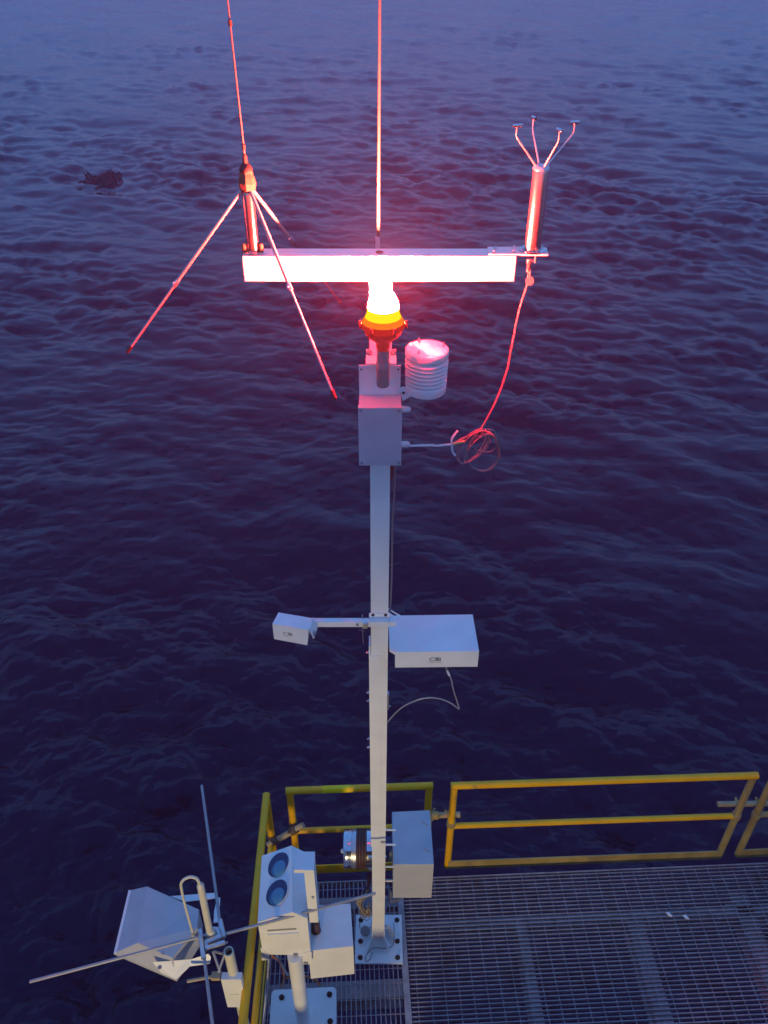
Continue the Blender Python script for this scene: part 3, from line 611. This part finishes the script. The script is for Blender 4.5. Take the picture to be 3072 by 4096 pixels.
# ================================================================ TWO-EYED SENSOR ON A STAND
PX, PY = -.517, -.50
ce = thing('twin_lens_sensor', 'white instrument head with two round blue lenses on a round post and square base plate', 'instrument', (PX, PY, 0))
Yf = -.50
E_l = VP(c6(240, 1178), Yf); E_r = VP(c6(606, 1150), Yf); Rf = VP(c6(497, 1102), Yf)
bot = VP(c6(500, 1418), Yf).z
ze = E_l.z; zr = Rf.z
bl_ = GP(c6(272, 688), ze); rb = GP(c6(490, 612), zr); br_ = GP(c6(612, 672), E_r.z)
front = [Vector((E_l.x, Yf, bot)), Vector((E_r.x, Yf, bot)), E_r, Rf, E_l]
back = [Vector((bl_.x, bl_.y, bot)), Vector((br_.x, br_.y, bot)), br_, rb, bl_]
bm = B(); vf = [bm.verts.new(p) for p in front]; vb = [bm.verts.new(p) for p in back]
bm.faces.new(vf); bm.faces.new(vb[::-1])
for i in range(5): bm.faces.new([vf[i], vb[i], vb[(i+1) % 5], vf[(i+1) % 5]])
head = obj('head', bm, 'white', ce, bevel=.003)
# left slope plane
def slope(p):
    n_ = (rb - bl_).cross(E_l - bl_).normalized(); n_ = n_ if n_.z > 0 else -n_
    d = _ray(p); return CAM + d * ((bl_ - CAM).dot(n_) / d.dot(n_)), n_
for (u, v) in ((395, 755), (383, 960)):
    c, n_ = slope(c6(u, v))
    bm = B(); lathe(bm, [(.079, 0), (.079, .0015), (.0765, .0025)], 40, axis(c, n_)); obj('lens_rim', bm, 'white', ce, smooth=True)
    bm = B(); lathe(bm, [(.0765, .0022), (.0765, .0030)], 40, axis(c, n_)); rec = obj('lens_well', bm, 'well', ce)
    c3_, _n = slope(c6(u + 2, v + 32))
    bm = B(); lathe(bm, [(.052, .0032), (.049, .007), (.038, .012), (.018, .0155), (.002, .0165)], 32, axis(c + (c3_-c)*.9, n_)); obj('lens', bm, 'lens', ce, smooth=True)
# slot and ledge on the front, left cheek, lugs
def fq(pts, name, m, th, par, y=Yf):
    bm = B(); q = [VP(c6(*p), y - .0006) for p in pts]; hexa(bm, [p + Vector((0, -th, 0)) for p in q], q); return obj(name, bm, m, par)
fq([(312, 1234), (527, 1220), (527, 1231), (312, 1245)], 'slot', 'conduit', .001, ce)
fq([(310, 1262), (540, 1250), (540, 1288), (310, 1300)], 'ledge', 'white', .008, ce)
fq([(262, 1360), (330, 1425), (325, 1452), (272, 1456)], 'cheek_flap', 'white', .003, ce)
fq([(540, 1412), (612, 1390), (640, 1394), (640, 1482), (560, 1486)], 'joining_plate', 'white', .004, ce)
for p in ((520, 1416), (596, 1474)):
    c = VP(c6(*p), Yf-.006); bm = B(); box(bm, c.x-.013, c.x+.013, c.y-.008, c.y, c.z-.008, c.z+.008); obj('lug', bm, 'conduit', ce, bevel=.002)
# vertical mounting column right of the head
Ym = -.46; q = [VP(c6(606, 795), Ym), VP(c6(655, 790), Ym), VP(c6(657, 1148), Ym), VP(c6(608, 1150), Ym)]
bm = B(); zc1, zc0 = q[0].z, q[2].z; kx0, kx1 = E_r.x+.002, q[1].x
box(bm, kx0, kx1, Ym, Ym+.09, zc0-.05, zc1); obj('mounting_column', bm, 'white', ce, bevel=.002)
bm = B(); hexa(bm, [Vector((kx0-.055, Ym+.002, zc1+.001)), Vector((kx1-.001, Ym+.002, zc1+.001)), Vector((kx1-.001, Ym+.11, zc1+.001)), Vector((kx0-.03, Ym+.11, zc1+.001))],
             [Vector((kx0-.055, Ym+.002, zc1-.03)), Vector((kx1-.001, Ym+.002, zc1-.03)), Vector((kx1-.001, Ym+.11, zc1-.03)), Vector((kx0-.03, Ym+.11, zc1-.03))]); obj('shoulder', bm, 'white', ce, bevel=.002)
for p in ((648, 990), (650, 1090)):
    bolt('column_bolt', VP(c6(*p), Ym-.001), (0, -1, 0), .006, ce, 'alu', .006)
# side control box
Yb = -.47; zB1 = VP(c6(610, 1390), Yb).z; zB0 = VP(c6(640, 1594), Yb).z
tb = [GP(c6(660, 1056), zB1), GP(c6(925, 1040), zB1), GP(c6(946, 1354), zB1), GP(c6(612, 1390), zB1)]
bm = B(); hexa(bm, tb, [Vector((p.x, p.y, zB0)) for p in tb]); obj('control_box', bm, 'white', ce, bevel=.003)
c0 = GP(c6(672, 1240), zB1); bm = B(); lathe(bm, [(.030, 0), (.030, .012), (.026, .014), (.026, .10), (.022, .11)], 24, T(c0.x, c0.y, zB1+.0005)); obj('dark_connector', bm, 'brown', ce, smooth=True)
bolt('hasp', VP(c6(617, 1355), Yb-.012), (0, -1, 0), .007, ce, 'steel', .008)
bm = B(); lathe(bm, [(.047, .031), (.047, .30), (.046, .31)], 36, T(PX, PY, 0)); lathe(bm, [(.046, .31), (.046, bot-.001)], 36, T(PX, PY, 0)); obj('post', bm, 'cream' if False else 'white', ce, smooth=True)
p1_ = GP(c6(353, 1685), .02); p2_ = GP(c6(832, 1645), .02)
W = p2_.x - p1_.x; y1 = (p1_.y+p2_.y)/2
bm = B(); cr = .03; cx_ = (p1_.x+p2_.x)/2; cyy = y1 - W/2
pts = []
for sx, sy, a0 in ((1, 1, 0), (-1, 1, 90), (-1, -1, 180), (1, -1, 270)):
    for k in range(7):
        a = R(a0 + 15*k); pts.append(RD @ Vector((sx*(W/2-cr)+cr*math.cos(a), sy*(W/2-cr)+cr*math.sin(a), 0)) + Vector((cx_, cyy, 0)))
hexa(bm, [p + Vector((0, 0, .020)) for p in pts], [p + Vector((0, 0, .006)) for p in pts]); obj('base_plate', bm, 'white', ce, bevel=.002)
bm = B(); lathe(bm, [(.075, .0202), (.075, .028), (.049, .031)], 30, T(PX, PY, 0)); obj('weld_collar', bm, 'white', ce, smooth=True)
for p in (c6(417, 1728), c6(770, 1706), c6(775, 1905)):
    g = GP(p, .03); bolt('anchor_bolt', (g.x, g.y, .0205), (0, 0, 1), .013, ce, 'black', .016)
for k, pts in enumerate((
    [VP(c6(345, 1425), -.42), VP(c6(400, 1465), -.40), VP(c6(430, 1540), -.36), VP(c6(432, 1600), -.34), VP(c6(415, 1650), -.33)],
    [VP(c6(570, 1570), -.34), VP(c6(640, 1590), -.32), VP(c6(690, 1625), -.31), VP(c6(700, 1645), -.31)],
    [VP(c6(450, 1590), -.34), VP(c6(500, 1575), -.34), VP(c6(570, 1572), -.34)])):
    for p in pts: p.z = max(p.z, .03)
    bm = B(); tube(bm, spline(pts, 6), .0062, 8)
    tag(obj('orange_cable', bm, 'orange', smooth=True), ('orange cable hanging under the left side of the twin lens head', 'orange cable end under the side control box right of the post', 'short orange cable passing behind the round post')[k], 'cable', 'orange cables by the post')
bm = B(); tube(bm, spline([VP(c6(385, 1430), -.42), VP(c6(420, 1490), -.42), VP(c6(460, 1565), -.40)], 5), .008, 8); tag(obj('grey_conduit', bm, 'alu', smooth=True), 'short grey flexible conduit beside the orange cable under the twin lens head', 'conduit')

# ================================================================ LOWER-LEFT ANTENNA ON ITS POLE
ZA = 1.4
cA = GP((845, 3738), ZA)
la = thing('cross_antenna', 'pole mounted antenna with four long level rods and a folded loop element, lower left', 'antenna', (cA.x, cA.y, 0))
pp = GP((914, 3805), ZA-.02)
bm = B(); lathe(bm, [(.028, .0), (.028, ZA-.02)], 26, T(pp.x, pp.y, -.3)); 
o = obj('pole', bm, 'cream', la, smooth=True); 
bm = B(); lathe(bm, [(.028, 0), (.028, .30), (.0275, .302), (.022, .302), (.022, .26)], 26, T(pp.x, pp.y, ZA-.32), cap=False); obj('pole_top', bm, 'cream', la, smooth=True)
bm = B(); lathe(bm, [(.0218, 0), (.0218, .002)], 20, T(pp.x, pp.y, ZA-.055)); obj('pole_bore', bm, 'black', la)
for e, st in ((GP((119, 3927), ZA), GP((835, 3738), ZA)), (GP((1502, 3573), ZA), GP((840, 3752), ZA)), (GP((807, 3142), ZA), GP((880, 3692), ZA)), (GP((860, 4180), ZA), GP((803, 3722), ZA))):
    bm = B(); tube(bm, [st, e], .0088, 10); obj('rod', bm, 'radial', la, smooth=True)
bm = B()
box(bm, cA.x-.035, cA.x+.055, cA.y-.055, cA.y+.05, ZA-.022, ZA-.012)
obj('hub_plate', bm, 'alu', la, bevel=.003)
for a, b in (((800, 3720), (815, 3835)), ((880, 3680), (895, 3750)), ((830, 3768), (885, 3745)), ((822, 3795), (900, 3770))):
    p, q = GP(a, ZA), GP(b, ZA); bm = B(); tube(bm, [p + Vector((0, 0, .002)), q + Vector((0, 0, .002))], .014, 8); obj('rod_clamp', bm, 'alu', la, smooth=True)
fb = GP(c5(1365, 1165), ZA); z_t = None
ft = VP(c5(1290, 800), fb.y); lt = VP(c5(1278, 790), fb.y)
bm = B(); lathe(bm, [(.030, ZA-.05), (.032, ZA-.01), (.030, ZA+.0), (.021, ZA+.02), (.018, ZA+.04)], 24, T(fb.x+.006, fb.y, 0)); obj('element_base', bm, 'cream', la, smooth=True)
bm = B(); tube(bm, [(fb.x, fb.y, ZA+.02), (ft.x, fb.y, ft.z-.02)], .0195, 14); tube(bm, [(ft.x, fb.y, ft.z-.02), (ft.x, fb.y, ft.z)], .0195, 14, r2=.0095); obj('element_tube', bm, 'cream', la, smooth=True)
tp = [VP(c5(*p), fb.y) for p in ((1286, 800), (1270, 768), (1245, 755), (1215, 752), (1180, 765), (1158, 785), (1150, 815), (1165, 900), (1190, 1000), (1250, 1210))]
bm = B(); tube(bm, spline(tp[:8], 5) + [tp[8], tp[9]], .0085, 10, r2=.007); obj('folded_loop', bm, 'cream', la, smooth=True)
# saddle bracket joining hub to pole
bm = B()
for a, b in ((c5(1385, 1300), c5(1440, 1455)), (c5(1480, 1300), c5(1425, 1455)), (c5(1375, 1260), c5(1490, 1235)), (c5(1390, 1300), c5(1500, 1330))):
    tube(bm, [GP(a, ZA-.03), GP(b, ZA-.10)], .007, 8)
obj('saddle_clamp', bm, 'radial', la, smooth=True)
bm = B(); tube(bm, [GP(c5(1195, 1522), ZA-.14), GP(c5(1385, 1487), ZA-.14)], .0085, 10); p = GP(c5(1405, 1480), ZA-.14); box(bm, p.x-.022, p.x+.025, p.y-.02, p.y+.018, p.z-.015, p.z+.012); obj('clamp_bolt', bm, 'pipe', la)
# white transmitter box strapped to the pole
Yw = pp.y - .045
w1 = VP(c5(1448, 1508), Yw); w2 = VP(c5(1590, 1500), Yw); w3 = VP(c5(1625, 1690), Yw); w4 = VP(c5(1490, 1712), Yw)
wx0, wx1 = (w1.x+w4.x)/2, (w2.x+w3.x)/2 + .004
tx = thing('radio_box', 'small white plastic radio box strapped to the pole of the lower left antenna', 'radio box', (pp.x, Yw, w4.z))
bm = B(); box(bm, wx0, wx1, Yw, Yw+.04, w4.z, w1.z); obj('case', bm, 'shield', tx, bevel=.010, seg=4)
bm = B(); random.seed(4); xx = wx0+.035
zt_x = VP(c5(1530, 1617), Yw).z
while xx < wx1-.033:
    wd_ = random.uniform(.003, .005); bm.faces.new([bm.verts.new(Vector((a, Yw-.0006, b))) for a, b in ((xx, zt_x-.003), (xx+wd_, zt_x-.003), (xx+wd_, zt_x+.003), (xx, zt_x+.003))]); xx += wd_+.0015
obj('fine_print', bm, 'greyprint', tx)
bm = B(); tube(bm, spline([(wx0+.03, Yw+.02, w4.z), (wx0+.04, Yw+.03, w4.z-.05), (wx0+.06, Yw+.02, w4.z-.14), (wx0+.05, Yw+.03, w4.z-.24)], 5), .005, 8); obj('lead', bm, 'brown', tx, smooth=True)

# ================================================================ FLOODLIGHT (hood seen from behind)
zF = 1.28
fl = thing('floodlight_hood', 'white sheet metal floodlight with tapering hood in a yoke, left of the antenna pole', 'floodlight', GP(c5(1000, 1150), zF-.2))
def F(x, y, z): return GP(c5(x, y), z)
zt3 = zF+.02
A1 = F(900, 822, zt3); A2 = F(1282, 992, zt3); A3 = F(1270, 1125, zt3); A4 = F(1088, 1348, zt3-.02); A5_ = F(832, 1238, zt3-.01)
L1 = F(770, 852, zt3-.10); L2 = F(662, 1312, zt3-.13)
D1 = F(1115, 1505, zt3-.16)
bm = B(); vs = [bm.verts.new(p) for p in (A1, A2, A3, A4, A5_, L1, L2, D1)]
bm.faces.new([vs[0], vs[1], vs[2], vs[3], vs[4]])            # back panel
bm.faces.new([vs[0], vs[4], vs[6], vs[5]])                     # left slope
bm.faces.new([vs[4], vs[3], vs[7], vs[6]])                     # lower slope
deep = [bm.verts.new(Vector((p.x, p.y, p.z-.03))) for p in (L1, L2)]; 
e2 = bm.verts.new(Vector((A2.x+.0, A2.y, zt3-.19))); e3 = bm.verts.new(Vector((A3.x, A3.y, zt3-.19))); e1 = bm.verts.new(Vector((A1.x, A1.y, zt3-.19))); e7 = bm.verts.new(Vector((D1.x, D1.y, zt3-.19)))
bm.faces.new([vs[5], vs[6], deep[1], deep[0]])
bm.faces.new([vs[6], vs[7], e7, deep[1]])
bm.faces.new([vs[0], vs[5], deep[0], e1]); bm.faces.new([vs[1], vs[0], e1, e2]); bm.faces.new([vs[2], vs[1], e2, e3]); bm.faces.new([vs[3], vs[2], e3]); bm.faces.new([vs[7], vs[3], e3, e7])
bm.faces.new([e1, e2, e3, e7, deep[1], deep[0]])
obj('hood', bm, 'cabinet', fl, bevel=.002)
bm = B(); q = [F(765, 850, zt3-.095), F(783, 853, zt3-.095), F(680, 1312, zt3-.125), F(655, 1316, zt3-.125)]
hexa(bm, [p + Vector((0, 0, .004)) for p in q], [p + Vector((0, 0, -.012)) for p in q]); obj('rim_strip', bm, 'shield', fl)
def strap(pts, z, th, name):
    q = [F(*p, z) for p in pts]; bm = B(); hexa(bm, q, [p + Vector((0, 0, -th)) for p in q]); obj(name, bm, 'white', fl, bevel=.001)
strap([(1072, 893), (1400, 868), (1425, 905), (1180, 933)], zt3-.03, .006, 'yoke_arm')
q = [F(x_, y_, zt3 + z_) for x_, y_, z_ in ((942, 1380, -.055), (1230, 1358, -.03), (1352, 1318, -.0), (1370, 1340, -.015), (1362, 1388, -.05), (1215, 1408, -.065), (1115, 1505, -.145), (1000, 1455, -.125))]
bm = B(); hexa(bm, q, [p + Vector((0, 0, -.006)) for p in q]); obj('yoke_arm', bm, 'white', fl)
strap([(1395, 1000), (1418, 900), (1440, 905), (1425, 1085), (1390, 1090)], zt3-.05, .006, 'yoke_bridge')
bolt('pivot_bolt', F(993, 1418, zt3-.019), (0, 0, 1), .008, fl, 'conduit', .006)

# ================================================================ RAILINGS
def rail_tube(name, pts, parent, r=.0265, m='yellow'):
    bm = B(); tube(bm, pts, r, 16); return obj(name, bm, m, parent, smooth=True)
def railing(label, p0, p1, ztop, parent_name='guard_railing', mt='yellow', mb='yellow', flat=True, zmid=.50, rend=True, postm=None, postm2=None):
    p0 = Vector(p0); p1 = Vector(p1); t = thing(parent_name, label, 'railing', (p0.x, p0.y, 0), 'yellow railing panels round the deck')
    a, b = Vector((p0.x, p0.y, ztop)), Vector((p1.x, p1.y, ztop)); d = (b-a).normalized()
    rail_tube('top_rail', [a - d*.0265, b + d*.0265], t, m=mt)
    rail_tube('mid_rail', [Vector((a.x, a.y, zmid)), Vector((b.x, b.y, zmid))], t, .0225, m=mt)
    for i, q in enumerate((a, b)):
        pm = (postm, postm2)[i] or mt
        rail_tube('post', [Vector((q.x, q.y, ztop-.02)), Vector((q.x, q.y, -.05))], t, .0262, m=pm)
    n = Vector((-d.y, d.x, 0)); bm = B()
    c = [Vector((a.x, a.y, 0)) + d*.0, Vector((b.x, b.y, 0))]
    hexa(bm, [c[0]-n*.027+Vector((0,0,.058)), c[1]-n*.027+Vector((0,0,.058)), c[1]-n*.018+Vector((0,0,.058)), c[0]-n*.018+Vector((0,0,.058))],
             [c[0]-n*.027+Vector((0,0,-.05)), c[1]-n*.027+Vector((0,0,-.05)), c[1]-n*.018+Vector((0,0,-.05)), c[0]-n*.018+Vector((0,0,-.05))])
    obj('toe_board', bm, mb, t, bevel=.001)
    return t, a, b, d
ZR = 1.0
def off(p): g = GP(p, ZR); return (g.x, g.y)
tB, aB, bB, dB = railing('yellow railing panel behind the mast, bright tape on its top rail', off((1158, 3163)), off((1717, 3143)), ZR)
bm = B(); s0, s1 = aB.lerp(bB, .235), aB.lerp(bB, .435); tube(bm, [s0, s1], .0275, 16); obj('yellow_tape', bm, 'tape', tB, smooth=True)
tC, aC, bC, dC = railing('long yellow railing panel right of the white cabinet, dull at its right end', off((1818, 3143)), off((3016, 3102)), ZR, postm2='yellowdull', mb='yellowdull')
pD = off((3100, 3098))
railing('yellow railing panel cut off at the far right edge', pD, (pD[0]+1.2, pD[1]+.06), ZR, mt='yellowdull', mb='yellowdull')
g0_ = GP((1065, 3190), ZR); g1_ = GP((995, 3864), ZR); dd = (g1_-g0_); e_ = g0_ + dd*1.9
railing('yellow side railing running toward the viewer left of the twin lens sensor', (g0_.x, g0_.y), (e_.x, e_.y), ZR)
def scaff(label, p, q, clamps, y0, y1, posts, cm, rr=.0225):
    P_, Q_ = VP(p, y0), VP(q, y1); d = (Q_-P_).normalized()
    t = thing('joining_pipe', label, 'pipe', P_, 'clamped pipes joining the railing panels')
    bm = B(); tube(bm, [P_, Q_], rr, 16); obj('pipe', bm, 'pipe', t, smooth=True)
    for k, po in zip(clamps, posts):
        c = P_.lerp(Q_, k); bm = B(); lathe(bm, [(rr+.001, -.024), (rr+.008, -.020), (rr+.008, .020), (rr+.001, .024)], 14, axis(c, d))
        pc = Vector((po[0], po[1], c.z - .01)); lathe(bm, [(.0270, -.026), (.0345, -.022), (.0345, .022), (.0270, .026)], 14, T(*pc))
        tube(bm, [c, pc], .016, 8)
        v = (pc - c); v.z = 0; v = v.normalized() if v.length > 1e-4 else Vector((0, 1, 0)); w2 = Vector((-v.y, v.x, 0))
        for s2 in (-1, 1):
            e0 = c + w2*s2*.034 + Vector((0, 0, .018)); tube(bm, [e0 - v*.03, e0 + v*.012], .005, 6); lathe(bm, [(.0095, -.005), (.0095, .005)], 6, axis(e0 - v*.022, v))
        obj('clamp', bm, cm, t)
scaff('slanting tan pipe clamped across the left rear corner of the railings', a5(300, 1160), a5(885, 830), (.22, .72), .50, .56, ((g0_.x, g0_.y), (aB.x, aB.y)), 'rust')
scaff('short tan pipe clamped across the gap right of the cabinet', (1725, 3262), (1840, 3258), (.15, .66), .715, .72, ((bB.x, bB.y), (aC.x, aC.y)), 'yellowdull')
scaff('short tan pipe clamped across the gap at the right end of the railings', (2872, 3217), (3075, 3214), (.42, .82), .83, .84, ((bC.x, bC.y), pD), 'yellowdull')
# grey pipes alongside the left rail, white scrap on the deck
bm = B(); tube(bm, [VP(a8(300, 200), -.33), VP(a8(245, 820), -.62)], .010, 10)
tag(obj('grey_pipe', bm, 'alu', smooth=True), 'thin grey pipe running beside the yellow side railing at the bottom left', 'pipe')
bm = B(); g = GP((2675, 3660), .004)
random.seed(2)
for k in range(2):
    cc = Vector((g.x + k*.12, g.y - .02*k, .006)); pts = [cc + Vector((random.uniform(-.02, .02), random.uniform(-.02, .02), random.uniform(0, .012))) for _ in range(5)]
    if k == 0: c_first = pts
    hexa(bm, [cc + Vector((x_, y_, .012)) for x_, y_ in ((-.018, .012), (.002, .016), (.02, -.012), (.004, -.012))], [cc + Vector((x_, y_, .001)) for x_, y_ in ((-.02, .014), (.003, .02), (.022, -.015), (.002, -.015))])
    o = tag(obj('white_scrap', bm, 'litter'), ('small white scrap lying on the right grating, left one of two', 'small white scrap lying on the right grating, right one of two')[k], 'scrap', 'white scraps on the deck'); bm = B()
bm.free()

# ================================================================ KELP CLUMP
random.seed(11); kc = GP((400, 728), SEA)
bm = B()
def blob(c, rx, ry, rz, sd):
    g = bmesh.ops.create_icosphere(bm, subdivisions=3, radius=1)
    rng = np.random.default_rng(sd); ph = rng.uniform(0, 6, 9)
    for v in g['verts']:
        q = v.co.copy(); n_ = 1 + .22*math.sin(5*q.x+ph[0])*math.sin(6*q.y+ph[1]) + .16*math.sin(11*q.y+9*q.z+ph[2]) + .12*math.sin(17*q.x+ph[3])*math.cos(15*q.z+ph[4])
        v.co = Vector((c[0]+q.x*rx*n_, c[1]+q.y*ry*n_, c[2]+q.z*rz*n_))
s_ = 2.8
for c, rx, ry, rz in (((-1.0, 0, .1), .9, .9, .35), ((0, .3, .2), 1.1, 1.0, .55), ((.9, 1.0, .2), .8, 1.0, .75), ((1.1, -.9, .1), .7, 1.1, .3), ((-1.3, -2.6, .0), .5, 1.2, .25), ((-2.1, -.3, 0), .35, .4, .22), ((1.8, 1.3, .3), .35, .6, .5), ((.6, -2.0, 0), .4, .9, .22)):
    blob((kc.x + c[0]*.95, kc.y + c[1]*1.1, SEA + .02 + c[2]*.7), rx*.95, ry*1.3, rz*.8, int(abs(c[0]*100)))
for k in range(7):
    a = random.uniform(0, 6.28); l_ = random.uniform(.5, 1.3); bx, by = kc.x + random.uniform(-1.6, 1.8), kc.y + random.uniform(-1, 2)
    tube(bm, spline([(bx, by, SEA+.3), (bx+.3*math.cos(a), by, SEA+.55+l_*.3), (bx+.7*math.cos(a), by+.2, SEA+.4+l_*.6)], 4), .16, 6, r2=.03)
tag(obj('floating_kelp', bm, 'kelp', smooth=True), 'dark ragged clump of floating weed on the water, upper left', 'weed clump')

# ================================================================ HAZE
bm = B(); box(bm, -2550, 2550, -2550, 2550, SEA-2.0, 8.2)
hz = obj('haze', bm, 'white'); hz.data.materials.clear(); hz['kind'] = 'stuff'
m = bpy.data.materials.new('sea_haze'); m.use_nodes = True; n = m.node_tree.nodes; n.remove(n['Principled BSDF'])
pv = n.new('ShaderNodeVolumePrincipled'); pv.inputs['Color'].default_value = (.88, .70, 1.0, 1); pv.inputs['Density'].default_value = .0015; pv.inputs['Anisotropy'].default_value = .1
m.node_tree.links.new(pv.outputs[0], n['Material Output'].inputs['Volume']); hz.data.materials.append(m)
